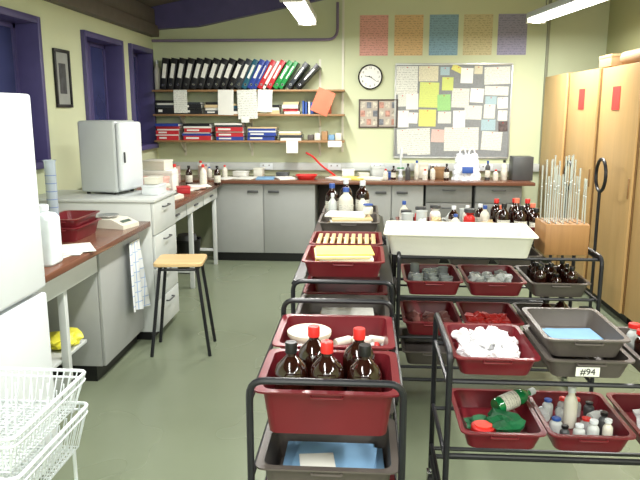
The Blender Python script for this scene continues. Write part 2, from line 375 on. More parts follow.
seq=[(bl,.074,8),(bl,.074,11),(bl,.078,13),(bl,.078,15),(bl,.074,17),(bl,.078,18),(bl,.078,20),(bl,.074,21),(bl,.078,22),(bl,.074,24),(dgrey,.07,25),(tealm,.058,26),(bblue,.06,27),(bblue,.04,28),(bred,.055,29),(wp,.03,30),(bred,.055,30),(bgreen,.055,32),(bgreen,.045,33),(dgrey,.05,38),(bl,.05,44)]
names={'black_binder':'black lever arch binder with a white spine label','charcoal_binder':'charcoal grey ring binder with a white spine label','teal_binder':'teal ring binder leaning on its neighbour','blue_binder':'blue ring binder leaning on its neighbour','red_binder':'red ring binder leaning on its neighbour','green_binder':'green ring binder leaning on its neighbour','white_paper':'slim white ring binder leaning between red ones'}
prev=8
for mt,w_,ang in seq:
    key=(mt.name,w_)
    x+=w_/math.cos(rad(ang))+.001+(.006 if ang-prev>1 else 0)+(.02 if ang>35 else 0)
    prev=ang
    if key not in protos:
        protos[key]=binder(mt,w_); o=protos[key]
    else: o=clone(protos[key])
    o.location=(x-.10,YB-.005,SH[0]+.0005); o.rotation_euler=(0,rad(ang),0); o['label']=names[mt.name]
def bottle(name,label,cat,loc,h=.24,r=.045,body=amber,cap=redb,lab=label_w,group=None,cr=.36,rot=(0,0,0),lz=.62):
    o=E(name,label,cat,loc,0,group,rot)
    mb=MB(); mb.lathe([(r*.9,0),(r,.008),(r,h*.6),(r*.97,h*.65),(r*.82,h*.72),(r*.5,h*.79),(r*cr,h*.83),(r*cr,h*.93)],20); mb.obj('bottle_body',body,o)
    rc=r*cr*1.22
    MB().lathe([(rc,h*.87),(rc,h*.99),(rc*.93,h)],16).obj('cap',cap,o)
    if lab: MB().lathe([(r+.0006,h*.14),(r+.0012,h*.145),(r+.0012,h*.5),(r+.0006,h*.505)],20,cap0=False,cap1=False).obj('bottle_label',lab,o)
    return o
wb_=bottle('plastic_bottle','white plastic bottle at the end of the top shelf','bottle',(-2.365,7.6,SH[0]+.001),.33,.035,offw,white,None)
def sheet(name,label,cat,x,z,w,h,mat,y=YB-.273,ang=0,group=None,par=None):
    mb=MB(); n=5; L=[]
    for i in range(n+1):
        t=i/n; yy=-.004*math.sin(t*math.pi)-.003*t
        L.append([(-w/2,yy,-h*t),(w/2,yy,-h*t),(w/2,yy+.0008,-h*t),(-w/2,yy+.0008,-h*t)])
    mb.loops(L)
    return mb.obj(name,mat,par,loc=(x,y,z),rot=(0,rad(ang),0),label=label,cat=cat,group=group)
for px0,px1,py1,ang,mt in ((177,191,113,0,wtext),(222,238,115,1,wp),(241,261,119,-2,wtext),(262,277,112,2,wp)):
    sheet('hanging_paper','white printed sheet hanging from the top shelf edge','paper',-2.36+.0113*((px0+px1)/2-160)+.005,SH[0]-.002,(px1-px0)*.0111,(py1-90)*.0111,mt,ang=ang,group='sheets hanging from the shelves')
sheet('orange_card','orange card hanging askew from the top shelf','card',-.42,SH[0]-.01,.2,.27,orange,ang=22)
for px0,px1,py0,py1 in ((288,300,139,151),(329,343,138,144),(244,252,114,122)):
    sheet('hanging_paper','small white note hanging from a shelf edge','paper',-2.36+.0115*((px0+px1)/2-160),SH[2]-.002 if py0>130 else SH[1]-.002,(px1-px0)*.0111,(py1-py0)*.0115,wp,group='sheets hanging from the shelves')
def flat(name,label,mat,x,z,w,h,d=.2,yb=YB-.02,cat='binder',group=None):
    o=E(name,label,cat,(x,yb,z),0,group)
    mb=MB(); mb.box(-w/2,w/2,-d,0,0,.003); mb.box(-w/2,w/2,-d,0,h-.003,h); mb.box(-w/2,w/2,-d,-d+.003,.003,h-.003); mb.obj('cover',mat,o)
    MB().box(-w/2+.006,w/2-.006,-d+.004,-.006,.003,h-.003).obj('pages',wp,o)
    if h>.03: MB().box(-w/2+.03,w/2-.14,-d-.001,-d,h*.3,h*.7).obj('spine_label',wp,o)
    return o
fc={'red':bred,'blue':bblue,'black':bl,'white':wp,'teal':tealm,'grey':dgrey,'buff':M('buff_card',(206,184,140),.7)}
def stack(x,z0,w,items,group):
    z=z0+.001
    for cn,h in items:
        dx=random.uniform(-.012,.012)
        flat('lever_arch_file','%s file lying flat in a stack on the shelf'%cn,fc[cn],x+dx,z,w*random.uniform(.9,1),h,.24+random.uniform(-.02,.01),group=group); z+=h+.001
g3='flat files on the bottom shelf'
stack(-2.25,SH[2],.28,[('red',.05),('white',.012),('red',.045),('white',.015),('red',.03),('blue',.03)],g3)
stack(-1.91,SH[2],.34,[('red',.05),('blue',.025),('white',.012),('red',.045),('white',.02),('black',.03)],g3)
stack(-1.54,SH[2],.33,[('blue',.04),('red',.045),('white',.012),('red',.05),('grey',.02),('white',.02)],g3)
stack(-1.17,SH[2],.33,[('blue',.05),('blue',.04),('white',.015),('blue',.025),('buff',.015)],g3)
stack(-.84,SH[2],.26,[('white',.03),('grey',.03),('buff',.02),('white',.015)],g3)
g2='flat files on the middle shelf'
stack(-2.26,SH[1],.24,[('black',.07),('grey',.03),('white',.02),('black',.03)],g2)
stack(-1.98,SH[1],.27,[('black',.06),('black',.05),('grey',.02)],g2)
stack(-1.68,SH[1],.27,[('grey',.04),('white',.03),('buff',.03),('black',.03)],g2)
stack(-1.38,SH[1],.27,[('white',.03),('grey',.03),('teal',.03),('buff',.02)],g2)
stack(-1.08,SH[1],.27,[('buff',.04),('white',.03),('black',.03)],g2)
stack(-.83,SH[1],.18,[('white',.03),('red',.03),('white',.04),('buff',.03)],g2)
x=-.70
for k in range(9):
    w_=random.choice((.02,.025,.03)); hh=random.uniform(.11,.16); mt=random.choice((bred,wp,offw,dgrey,orange,blue,gtray))
    bk=E('small_book','thin small book standing on the middle shelf','book',(x,YB-.03,SH[1]+.001),group='small books on the middle shelf')
    mb=MB(); mb.box(-w_/2,w_/2,-.15,-.147,0,hh); mb.box(-w_/2,-w_/2+.002,-.147,0,0,hh); mb.box(w_/2-.002,w_/2,-.147,0,0,hh); mb.obj('cover',mt,bk)
    MB().box(-w_/2+.003,w_/2-.003,-.146,-.004,.003,hh-.004).obj('pages',wp,bk); x+=w_+.012
for k in range(5):
    bx_=E('small_carton','small cardboard carton on the bottom shelf','carton',(-.62+.08*k,YB-.1,SH[2]+.001),group='small cartons on the bottom shelf')
    h=.06+.02*(k%3)
    MB().box(-.034,.034,-.05,.05,0,h,.002).obj('carton_body',[gtray,offw,M('kraft_card',(170,134,96),.7),lblue,offw][k],bx_)
    MB().box(-.01,.01,-.0505,.0505,h-.0,h+.001).obj('tape',wp,bx_)
# ---------------------------------------------------------------- posters, clock, board
pc=[('pink',(222,166,154)),('orange',(216,184,136)),('blue',(136,170,188)),('tan',(206,196,154)),('lavender',(158,156,182))]
for (n_,c),xx in zip(pc,(.089,.479,.869,1.247,1.625)):
    MB().box(-.16,.16,-.002,0,-.22,.22).obj('wall_poster',paper('poster_'+n_,c,tuple(int(v*.6) for v in c),lines=34,amt=.5,blank=.52),loc=(xx,YB-.001,2.505),label='%s paper poster with columns of small writing'%n_,cat='poster',group='row of coloured posters')
ck=E('wall_clock','round white wall clock with black rim and hands','clock',(.055,YB,2.05),rot=(rad(90),0,0))
MB().lathe([(.135,0),(.14,.01),(.14,.03),(.132,.036),(.125,.03),(.125,.02)],40,cap1=False).obj('clock_rim',black,ck)
MB().lathe([(.126,.012),(.126,.02)],40).obj('clock_face',M('clock_white',(240,240,235),.5,var=.01),ck)
for k in range(1,13):
    a=rad(90-30*k); text(str(k),.032,black,ck,(.1*math.cos(a),.1*math.sin(a),.021),(0,0,0),'numeral')
def hand(L,w,ang,z,nm): 
    MB().prism([(-w,-.02),(w,-.02),(w*.5,L),(-w*.5,L)],'Z',z,z+.002).obj(nm,black,ck,rot=(0,0,rad(-ang)))
hand(.065,.005,280,.023,'hour_hand'); hand(.095,.0035,125,.026,'minute_hand')
kf=E('framed_photo_board','dark framed board with rows of small photographs','picture frame',(.152,YB,1.64))
mb=MB(); W,H=.225,.162
mb.box(-W,W,-.02,0,H-.015,H,.002);mb.box(-W,W,-.02,0,-H,-H+.015,.002);mb.box(-W,-W+.015,-.02,0,-H+.015,H-.015,.002);mb.box(W-.015,W,-.02,0,-H+.015,H-.015,.002);mb.box(-.008,.008,-.02,-.012,-H+.015,H-.015,.002);mb.obj('frame',M('dark_frame',(80,70,66),.5),kf)
MB().box(-W+.012,W-.012,-.008,0,-H+.012,H-.012).obj('backing',M('frame_backing',(182,172,160),.7),kf)
for i in range(6):
    for j in range(3):
        cm=M('photo_%d'%((i*3+j)%4),[(190,184,170),(130,116,110),(186,140,126),(120,124,132)][(i*3+j*2)%4],.5,var=.4,scale=30)
        xx=-.178+.0715*i
        MB().box(xx-.026,xx+.026,-.011,-.008,.095-.095*j-.034,.095-.095*j+.034).obj('photograph',cm,kf)
nb=E('notice_board','grey felt notice board in a slim metal frame','notice board',(.995,YB,1.663))
MB().box(-.65,.65,-.012,0,-.525,.525).obj('felt',M('grey_felt',(140,144,146),.9,var=.1,scale=60),nb)
mb=MB(); W,H=.655,.53
mb.box(-W,W,-.02,0,H-.015,H+.005,.002);mb.box(-W,W,-.02,0,-H-.005,-H+.015,.002);mb.box(-W-.005,-W+.012,-.02,0,-H+.015,H-.015,.002);mb.box(W-.012,W+.005,-.02,0,-H+.015,H-.015,.002);mb.obj('frame',M('aluminium',(190,192,190),.35,metal=.6),nb)
wy=paper('yellow_note',(226,224,130),amt=.3); wg=paper('green_note',(160,212,140),amt=.3); wc=paper('cream_sheet',(222,218,190),amt=.35); wb2=paper('blue_sheet',(172,198,206),amt=.35); wpk=paper('pink_sheet',(222,192,184),amt=.35); dk=M('photo_dark',(96,84,84),.5,var=.5,scale=30); wpc=M('white_notice',(234,235,230),.8,var=.02)
wlm=paper('lime_note',(210,222,130),amt=.15)
pins=M('pin_red',(210,40,40),.4)
items=[(398,66,419,94,wtext),(420,66,439,81,wc),(441,67,450,75,wb2),(443,77,454,90,wlm),(452,66,464,72,wy),(461,68,473,83,wpc),(474,66,482,74,wc),(484,67,509,84,wtext),(400,94,409,106,wtext),(408,93,420,109,wpc),(421,82,440,107,wlm),(439,94,452,110,wg),(440,111,453,123,wtext),(453,88,470,107,wtext),(471,88,484,102,wpc),(485,86,508,95,wtext),(486,96,497,104,wb2),(498,97,508,108,wpc),(421,109,438,126,wy),(455,110,467,127,wpc),(466,105,483,119,wtext),(485,104,496,118,wtext),(400,110,411,127,wpc),(411,112,420,123,wpc),(400,129,411,154,wtext),(410,128,433,155,wtext),(447,127,463,151,wtext),(461,127,481,150,wtext),(483,119,497,130,wb2),(484,131,504,150,wtext),(499,110,508,120,wpc),(500,121,509,131,dk),(434,129,447,142,wpk)]
for k,(a,b_,c,d_,mt) in enumerate(items):
    cn={'yellow_note':'yellow','green_note':'green','lime_note':'lime green','cream_sheet':'cream','blue_sheet':'pale blue','pink_sheet':'pink','photo_dark':'dark photo'}.get(mt.name,'white')
    w_=(c-a)*.0115; h_=(d_-b_)*.0112
    s_=MB().box(-w_/2,w_/2,-.0012,0,-h_/2,h_/2).obj('pinned_notice',mt,loc=(wx((a+c)/2),YB-.0135-.0004*(k%4),wz((b_+d_)/2)),rot=(0,rad(25 if k==4 else random.uniform(-3,3)),0),label='%s paper notice pinned to the board'%cn,cat='notice',group='notices on the board')
    MB().lathe([(.006,0),(.006,.004),(.003,.007)],8).obj('pin',pins,s_,loc=(0,-.0012,h_/2-.014),rot=(rad(90),0,0))
pf=E('framed_picture','small black framed portrait picture on the window wall','picture',(XL,5.36,1.93),rad(90))
mb=MB(); W,H=.14,.23
for q in ((-W,W,H-.025,H),(-W,W,-H,-H+.025)): mb.box(q[0],q[1],-.02,0,q[2],q[3],.002)
for q in ((-W,-W+.025),(W-.025,W)): mb.box(q[0],q[1],-.02,0,-H+.025,H-.025,.002)
mb.obj('frame',black,pf)
MB().box(-W+.02,W-.02,-.008,0,-H+.02,H-.02).obj('mount',M('grey_mount',(150,154,150),.5),pf)
MB().box(-.06,.06,-.01,-.008,-.12,.12).obj('print',M('print_dark',(60,62,66),.5,var=.6,scale=14),pf)
# ---------------------------------------------------------------- trays and trolleys
def traymesh(w,d,h,mat,tap=.02,fl=.014):
    mb=MB(); t=.003
    bw,bd=w-2*fl,d-2*fl
    L=[rr(bw-2*tap,bd-2*tap,.03,0),rr(bw-.004,bd-.004,.035,h-.02),rr(bw,bd,.035,h-.012),rr(bw,bd,.035,h-.004),rr(w,d,.03,h-.006),rr(w,d,.03,h),rr(bw-2*t,bd-2*t,.032,h),rr(bw-2*t-.004,bd-2*t-.004,.032,h-.02),rr(bw-2*tap-2*t,bd-2*tap-2*t,.027,t+.002)]
    mb.loops(L); return mb
def tray(w,d,h,x,y,z,mat,label,rz=0,group='storage trays on the trolleys',fl=.014):
    o=E('storage_tray',label,'tray',(x,y,z),rz,group)
    traymesh(w,d,h,mat,fl=fl).obj('tray_shell',mat,o)
    MB().tube(fillet([(-.05,-d/2+.012,h-.012),(-.05,-d/2-.001,h-.016),(.05,-d/2-.001,h-.016),(.05,-d/2+.012,h-.012)],.008,2),.004,6).obj('finger_grip',mat,o)
    return o
CP=[None]
def castors(root,hx,hy):
    for sx in(-1,1):
        for sy in (-1,1):
            if CP[0] is None:
                c=MB(); c.box(-.017,-.013,-.022,.022,.03,.085,.002); c.box(.013,.017,-.022,.022,.03,.085,.002); c.box(-.017,.017,-.022,.022,.083,.09,.002); c.cyl((0,0,.09),(0,0,.11),.009)
                o=c.obj('castor',chrome,root,loc=(sx*hx,sy*hy,0))
                MB().tube([(-.011,0,.036),(.011,0,.036)],.036,18).obj('wheel',rubber,o); CP[0]=o
            else: clone(CP[0],(sx*hx,sy*hy,0),parent=root)
def trolley(x0,x1,y0,y1,ztop,tiers,wide,label,ledge=None,rz=0,r=.0115):
    hx,hy=(x1-x0)/2,(y1-y0)/2
    o=E('tray_trolley',label,'trolley',((x0+x1)/2,(y0+y1)/2,0),rz,'black tubular tray trolleys')
    for s_ in (-1,1):
        P=[(s_*hx,-hy,.105),(s_*hx,-hy,ztop),(s_*hx,hy,ztop),(s_*hx,hy,.105)] if wide else [(-hx,s_*hy,.105),(-hx,s_*hy,ztop),(hx,s_*hy,ztop),(hx,s_*hy,.105)]
        MB().tube(fillet(P,.05,5),r,10).obj('end_frame',blackm,o)
    for z in tiers:
        if wide:
            for s_ in (-1,1):
                MB().cyl((s_*hx,-hy,z),(s_*hx,hy,z),.009,8).obj('cross_bar',blackm,o)
                MB().cyl((-hx,s_*(hy-.04),z),(hx,s_*(hy-.04),z),.009,8).obj('rail',blackm,o)
        else:
            for s_ in (-1,1): MB().cyl((s_*hx,-hy,z),(s_*hx,hy,z),.008,8).obj('rail',blackm,o)
    for z in (.16,):
        for s_ in (-1,1):
            MB().cyl((-hx,s_*hy,z),(hx,s_*hy,z),.011,8).obj('base_rail',blackm,o); MB().cyl((s_*hx,-hy,z),(s_*hx,hy,z),.011,8).obj('base_rail',blackm,o)
    if ledge:
        for s_ in (-1,1): MB().box(min(s_*hx,s_*(hx-.06)),max(s_*hx,s_*(hx-.06)),-hy+.01,hy-.01,ledge-.003,ledge).obj('runner',blackm,o)
    castors(o,hx,hy); return o
TX0,TX1=-.347,.129; TC=-.109
trolley(TX0,TX1,1.9,2.78,.86,[.79,.525,.33],False,'black tubular tray trolley carrying brown bottles')
TW=.47; FL=.022
tz=.79+.008-.154
tray(TW,.39,.16,TC,2.135,tz,red,'deep dark red storage tray holding brown bottles',fl=FL)
tray(TW,.40,.13,TC,2.56,.79+.008-.124,red,'dark red storage tray with a white tub and tools',fl=FL)
tray(TW,.39,.15,TC,2.135,.525+.008-.144,gtray,'grey-brown storage tray holding blue folders',fl=FL)
tray(TW,.40,.15,TC,2.56,.525+.008-.144,gtray,'empty grey-brown storage tray',fl=FL)
tray(TW,.39,.15,TC,2.135,.33+.008-.144,red,'dark red storage tray low on a trolley',fl=FL)
bz=tz+.005
bp=bottle('reagent_bottle','large brown glass bottle with a red screw cap','bottle',(-.17,2.215,bz),.285,.058,amber,redb,None,'brown bottles in the red tray',cr=.30)
for x_,y_ in ((-.115,2.06),(-.01,2.2)): clone(bp,(x_,y_,bz))
bp2=bottle('reagent_bottle','large brown glass bottle with a black screw cap','bottle',(-.235,2.075,bz),.275,.057,amber,black,None,'brown bottles in the red tray',cr=.30)
clone(bp2,(.01,2.065,bz-.0),label='large brown glass bottle with a black screw cap')
z2=.79+.008-.124+.006
tb=E('plastic_tub','round cream plastic tub with a lid','tub',(-.215,2.56,z2))
MB().lathe([(.07,0),(.08,.095),(.08,.1)],24).obj('tub_body',offw,tb)
MB().lathe([(.088,.1),(.09,.105),(.09,.118),(.085,.121),(.0,.122)],24,cap1=False).obj('lid',M('cream_lid',(230,224,204),.4),tb)
for k in range(7):
    h=E('screwdriver','red handled screwdriver lying in a tray','screwdriver',(-.065+.026*k,2.44+.03*k,z2+.04),rad(50+9*k),'tools in the red tray')
    MB().lathe([(.008,0),(.012,.01),(.011,.07),(.006,.085)],8).obj('handle',redb if k%2 else white,h,rot=(0,rad(90),0))
    MB().lathe([(.003,.085),(.003,.17),(.001,.18)],6).obj('blade',chrome,h,rot=(0,rad(90),0))
MB().box(-.12,.12,-.13,.13,0,.025,.003).obj('tool_pad',M('brown_red_pad',(120,60,60),.6),loc=(TC+.065,2.56,z2),label='dark red foam pad beneath the tools in a tray',cat='pad')
for k in range(3):
    bottle('small_bottle','small white plastic bottle lying in a red tray','bottle',(.03-.07*k,2.66-.03*k,z2+.052),.11,.018,offw,[redb,blue,white][k],None,'tools in the red tray',cr=.5,rot=(0,rad(90),rad(30*k-20)))
zz=.525+.008-.144+.006
MB().box(-.16,.16,-.12,.12,0,.08,.004).obj('file_stack',lblue,loc=(TC,2.13,zz),label='stack of pale blue card folders filling a grey tray',cat='folder')
for k,(dx,dy,a,mt,nm) in enumerate(((.05,-.03,2,lblue,'pale blue card folder'),(.02,-.02,-6,lblue,'pale blue card folder'),(-.04,-.05,8,wp,'white plain sheet'))):
    w_=.14 if k<2 else .06; MB().box(-w_,w_,-.1 if k<2 else -.05,.1 if k<2 else .05,0,.006,.002).obj('card_folder',mt,loc=(TC+dx,2.13+dy,zz+.0805+.007*k),rot=(0,0,rad(a)),label='%s lying in a grey tray'%nm,cat='folder',group='folders in the grey tray')
# T2
TC=-.1
trolley(-.345,.145,3.15,4.08,.85,[.838,.64,.42],False,'black tubular tray trolley with papers and wooden racks',ledge=.85)
tray(.42,.42,.085,TC,3.42,.851,red,'dark red shallow tray filled with yellow paper')
tray(.42,.40,.085,TC,3.86,.851,red,'dark red shallow tray with a wooden slatted rack')
tray(.484,.42,.10,TC,3.4,.64+.009-.094,gtray,'grey-brown storage tray on the middle tier',fl=FL)
tray(.484,.42,.10,TC,3.84,.64+.009-.094,red,'dark red storage tray on the middle tier',fl=FL)
tray(.484,.42,.15,TC,3.4,.42+.009-.144,red,'dark red storage tray on the lower tier',fl=FL)
yl2=M('pale_yellow_card',(236,226,160),.7)
for k in range(6):
    MB().box(-.14,.14,-.12,.12,0,.013,.002).obj('paper_pad',[yellow,wp,yellow,yl2,wp,yl2][k],loc=(TC+random.uniform(-.02,.02),3.43+random.uniform(-.02,.02),.857+.0145*k),rot=(0,0,rad(random.uniform(-6,6))),label='pad of %s paper stacked in a red tray'%('white' if k in (1,4) else 'yellow'),cat='paper',group='papers in the red tray')
MB().box(-.15,.15,-.11,.11,0,.008,.002).obj('paper_pad',yellow,loc=(TC,3.43,.857+.0145*6),rot=(0,0,rad(5)),label='pad of yellow paper stacked in a red tray',cat='paper',group='papers in the red tray')
rk=E('slatted_rack','wooden slatted rack lying in a red tray','rack',(TC,3.86,.857))
for k in range(9): MB().box(-.16+.04*k-.012,-.16+.04*k+.012,-.15,.15,.055,.075,.003).obj('slat',stoolw,rk)
for s_ in (-.12,.12): MB().box(-.17,.17,s_-.012,s_+.012,0,.055,.003).obj('bearer',stoolw,rk)
for k in range(3): MB().box(-.14,.14,-.07,.07,0,.02,.002).obj('paper_pad',fc['buff'] if k%2 else wp,loc=(TC+.01*k,3.4,.56+.021*k),rot=(0,0,rad(4*k-6)),label='pad of paper stored in a grey tray',cat='paper',group='papers on the middle tier')
# T3
trolley(-.345,.145,4.35,5.25,.85,[.838,.62,.42],False,'black tubular tray trolley with assorted bottles',ledge=.85)
tray(.42,.44,.085,TC,4.6,.851,gtray,'grey-brown shallow tray with papers')
tray(.42,.40,.085,TC,5.03,.851,gtray,'grey-brown shallow tray holding bottles')
tray(.484,.42,.12,TC,4.6,.62+.009-.114,red,'dark red storage tray on the middle tier',fl=FL)
tray(.484,.42,.12,TC,5.03,.62+.009-.114,red,'dark red storage tray on the middle tier',fl=FL)
for k in range(6):
    MB().box(-.14,.14,-.1,.1,0,.016,.002).obj('paper_pad',wp if k%2 else fc['buff'],loc=(TC+random.uniform(-.03,.03),4.6+random.uniform(-.03,.03),.857+.018*k),rot=(0,0,rad(random.uniform(-12,12))),label='pad of buff paper stacked in a grey tray',cat='paper',group='papers in the grey tray')
bottle('plastic_jar','small white jar with a blue lid on papers','jar',(.03,4.6,.857+.018*6),.07,.035,offw,blue,None,cr=.8)
zb=.857
gT='bottles on the far trolley'
bottle('reagent_bottle','brown glass bottle with a blue cap and white label','bottle',(-.245,5.05,zb),.27,.05,amber,blue,label_w,gT)
bottle('reagent_bottle','brown glass bottle with a white cap and label','bottle',(-.14,5.12,zb),.30,.048,amber,white,label_w,gT)
bottle('plastic_bottle','white plastic bottle with a blue cap','bottle',(-.135,4.96,zb),.25,.055,offw,blue,label_w,gT)
bottle('reagent_bottle','brown glass bottle with a white cap and label','bottle',(-.01,5.08,zb),.29,.052,amber,white,label_w,gT)
bottle('plastic_bottle','white plastic bottle with a dark cap','bottle',(-.01,4.95,zb),.2,.035,offw,black,None,gT)
bottle('plastic_bottle','clear plastic wash bottle with white cap','bottle',(-.235,4.93,zb),.21,.032,clearw,white,None,gT)
# wide trolleys
def wide(x0,x1,y0,y1,ztop,tiers,label): return trolley(x0,x1,y0,y1,ztop,tiers,True,label)
RX0,RX1,RY0,RY1=.315,1.36,2.26,2.74
wide(RX0,RX1,RY0,RY1,.83,[.705,.41,.22],'wide black tray trolley with three trays on each tier')
cx=[.495,.83,1.165]; zt1=.7155; zt2=.4205
TD=.075; cy=2.515; td=.41
tray(.32,td,TD,cx[0],cy,zt1,red,'dark red tray filled with crumpled white tissue')
tray(.32,td,TD,cx[1],cy,zt1,gtray,'grey-brown tray with a number label')
tg=tray(.31,td,TD,cx[1]-.005,cy+.03,zt1+.068,gtray,'grey-brown tray stacked on another, holding a blue folder')
tray(.32,td,TD,cx[2],cy,zt1,gtray,'grey-brown tray with small bottles')
tray(.32,td,TD,cx[0]+.04,cy,zt2,red,'dark red tray with a green bottle and red dish')
tray(.32,td,TD,cx[1]+.03,cy,zt2,red,'dark red tray full of small plastic bottles')
tray(.28,td,TD,cx[2]+.01,cy,zt2,red,'dark red tray with cloths')
lb=E('number_label','white card label marked #94 on a grey tray','label',(cx[1]-.015,cy-td/2-.002,zt1+.036))
MB().box(-.042,.042,-.0015,.0,-.018,.018).obj('card',wp,lb,rot=(rad(4),0,0))
text('#94',.034,black,lb,(0,-.003,0),(rad(90),0,0))
MB().box(-.09,.09,-.11,.11,0,.006,.002).obj('card_folder',lblue,loc=(cx[1]+.0,cy+.03,zt1+.075),rot=(0,0,rad(-8)),label='pale blue card folder in a grey tray',cat='folder')
MB().box(-.1,.1,-.1,.1,0,.005,.002).obj('card_folder',lblue,loc=(cx[1]+.01,cy+.03,zt1+.0825),rot=(0,0,rad(5)),label='pale blue card folder in a grey tray',cat='folder')
def crumple(name,label,cat,loc,r,mat,group,seed,sub=3,flat_=.7,rough=1):
    mb=MB(); bmesh.ops.create_icosphere(mb.bm,subdivisions=sub,radius=r)
    for v in mb.bm.verts:
        n=noise.noise(v.co*(1.6/r)+Vector((seed*7.1,seed*3.3,0))); n2=noise.noise(v.co*(4/r)+Vector((seed,0,seed)))
        v.co*=1+rough*(.55*n+.25*n2); v.co.z*=flat_
    mz=min(v.co.z for v in mb.bm.verts)
    for v in mb.bm.verts: v.co.z-=mz
    return mb.obj(name,mat,loc=loc,label=label,cat=cat,group=group,sm=25)
tis=M('white_tissue',(232,232,234),.7,var=.03,bump=.2,scale=30)
k=0
for i in range(4):
    for j in range(4):
        k+=1
        crumple('crumpled_tissue','crumpled white tissue piled in a red tray','tissue',(cx[0]-.075+.05*i+random.uniform(-.01,.01),cy-.10+.068*j+random.uniform(-.01,.01),zt1+.006+(.03 if (i in(1,2) and j in (1,2)) else 0)),.038,tis,'crumpled tissues in the tray',k,rough=1.5,flat_=.8)
gb=bottle('green_bottle','green glass bottle with white cap lying on its side','bottle',(cx[0]+.05,cy+.03,zt2+.075),.2,.034,M('green_glass',(20,120,66),.1,coat=.5),white,label_w,rot=(rad(0),rad(80),rad(28)))
gcl=M('green_cloth',(24,104,62),.6,var=.3)
crumple('green_cloth','crumpled dark green cloth in a red tray','cloth',(cx[0]+.07,cy-.06,zt2+.006),.075,gcl,None,31,flat_=.5)
rd=E('red_dish','round bright red plastic dish','dish',(cx[0]-.02,cy-.1,zt2+.03))
crumple('green_cloth','crumpled green cloth under a red dish','cloth',(cx[0]-.02,cy-.03,zt2+.006),.055,gcl,None,35,flat_=.35)
MB().lathe([(.035,0),(.048,.008),(.048,.025),(.044,.028)],20).obj('dish_body',redb,rd); MB().lathe([(.034,.028),(.034,.033)],20).obj('lid',M('orange_red',(226,60,40),.4),rd)
def small(x,y,z,k,grp,hs=1):
    kinds=[(offw,white,'white plastic bottle with a white cap'),(clearw,white,'frosted plastic bottle with a white cap'),(greyd,black,'dark grey jar with a black cap'),(clear,redb,'clear plastic bottle with a red cap'),(clearw,blue,'frosted plastic bottle with a blue cap')]
    b_,c_,l_=kinds[k%5]
    return bottle('small_bottle',l_,'bottle',(x,y,z),random.uniform(.06,.11)*hs,random.uniform(.018,.026),b_,c_,None,grp,cr=.6)
k=0
gs='small bottles in the red tray'
for i in range(4):
    for j in range(4):
        k+=1
        if k in (6,11): continue
        x_=cx[1]+.03-.085+.057*i+random.uniform(-.006,.006); y_=cy-.11+.075*j+random.uniform(-.008,.008)
        if (k*3)%4==1:
            b_=bottle('small_bottle','clear small bottle lying on its side','bottle',(x_-.02,y_,zt2+.03),.08,.02,clearw,[white,greyd,redb][k%3],None,gs,cr=.6,rot=(0,rad(90),rad(random.uniform(0,90))))
        else: small(x_,y_,zt2+.006,k*7+k//3,gs)
bottle('small_bottle','taller white plastic bottle standing among small ones','bottle',(cx[1]+.01,cy+.02,zt2+.006),.17,.026,offw,white,None,gs,cr=.5)
for i in range(3):
    for j in range(3): 
        bottle('small_bottle','small bottle with a red cap in a grey tray','bottle',(cx[2]-.09+.07*i,cy-.1+.08*j,zt1+.006),.13,.026,amber if (i+j)%2 else clearw,redb,None,'small bottles in the grey tray',cr=.7)
crumple('white_cloth','crumpled white cloth in a red tray','cloth',(cx[2]+.01,cy,zt2+.006),.09,tis,None,44,flat_=.4)
# M
MX0,MX1,MY0,MY1=.20,1.30,3.6,4.08
wide(MX0,MX1,MY0,MY1,.89,[.87,.64,.40,.22],'wide black tray trolley supporting a white trough')
mcx=[.40,.75,1.10]
lab=['dark red tray of clear plastic beakers','dark red tray of plastic bags','grey-brown tray of dark bottles']
for i in range(3):
    tray(.335,.44,.085,mcx[i],3.84,.65,red if i<2 else gtray,lab[i])
    tray(.335,.44,.085,mcx[i],3.84,.41,red if i<2 else gtray,['dark red tray with brown items on the lower tier','dark red tray full of bright red parts','grey-brown tray on the lower tier'][i])
    tray(.335,.44,.085,mcx[i],3.84,.231,gtray,'grey-brown tray near the base of a trolley')
tr=E('plastic_trough','long white plastic trough resting on a trolley','trough',(.545,3.82,.8795),rad(-4))
traymesh(.84,.47,.125,offw,tap=.025,fl=.02).obj('trough_shell',M('white_plastic',(222,222,212),.35,var=.02),tr)
bk=E('tube_block','stained wooden block drilled to hold glass tubes','rack',(1.135,3.82,.8795))
mb=MB(); mb.box(-.12,.12,-.12,.12,0,.175,.004); mb.obj('block_body',blockw,bk)
hm_=M('hole_dark',(50,30,15),.8)
for i in range(6):
    for j in range(5):
        x_=-.098+.039*i; y_=-.09+.045*j
        MB().lathe([(.009,.175),(.009,.1758)],10,(x_,y_,0)).obj('hole',hm_,bk)
        if (i*5+j)%6==3: continue
        h=random.choice((.26,.31,.35,.375)) if i<5 else .25
        t_=E('glass_tube','long thin glass tube standing in a wooden block','glass tube',(1.135+x_,3.82+y_,.8805+.175),group='glass tubes in the wooden block',rot=(rad(random.uniform(-.6,.6)),rad(random.uniform(-1.2,.2)),0))
        MB().lathe([(.004,.001),(.004,h*.75),(.0048,h*.78),(.0048,h*.97),(.0056,h),(.004,h),(.0035,.005)],8,cap1=False).obj('tube_body',glassm,t_)
        MB().lathe([(.005,h*.6),(.005,h*.62)],8,cap0=False,cap1=False).obj('ring_mark',white,t_)
def beaker(x,y,z,r,h,grp,mat=clearw,label='clear plastic beaker with a rolled rim',rot=None):
    o=E('beaker',label,'beaker',(x,y,z),0,grp,rot)
    MB().lathe([(r*.92,0),(r,.006),(r,h*.95),(r*1.08,h),(r*.96,h),(r*.95,.006),(.001,.004)],18,cap1=False).obj('beaker_body',mat,o)
    MB().lathe([(r+.0006,h*.5),(r+.0006,h*.53)],18,cap0=False,cap1=False).obj('scale_mark',white,o)
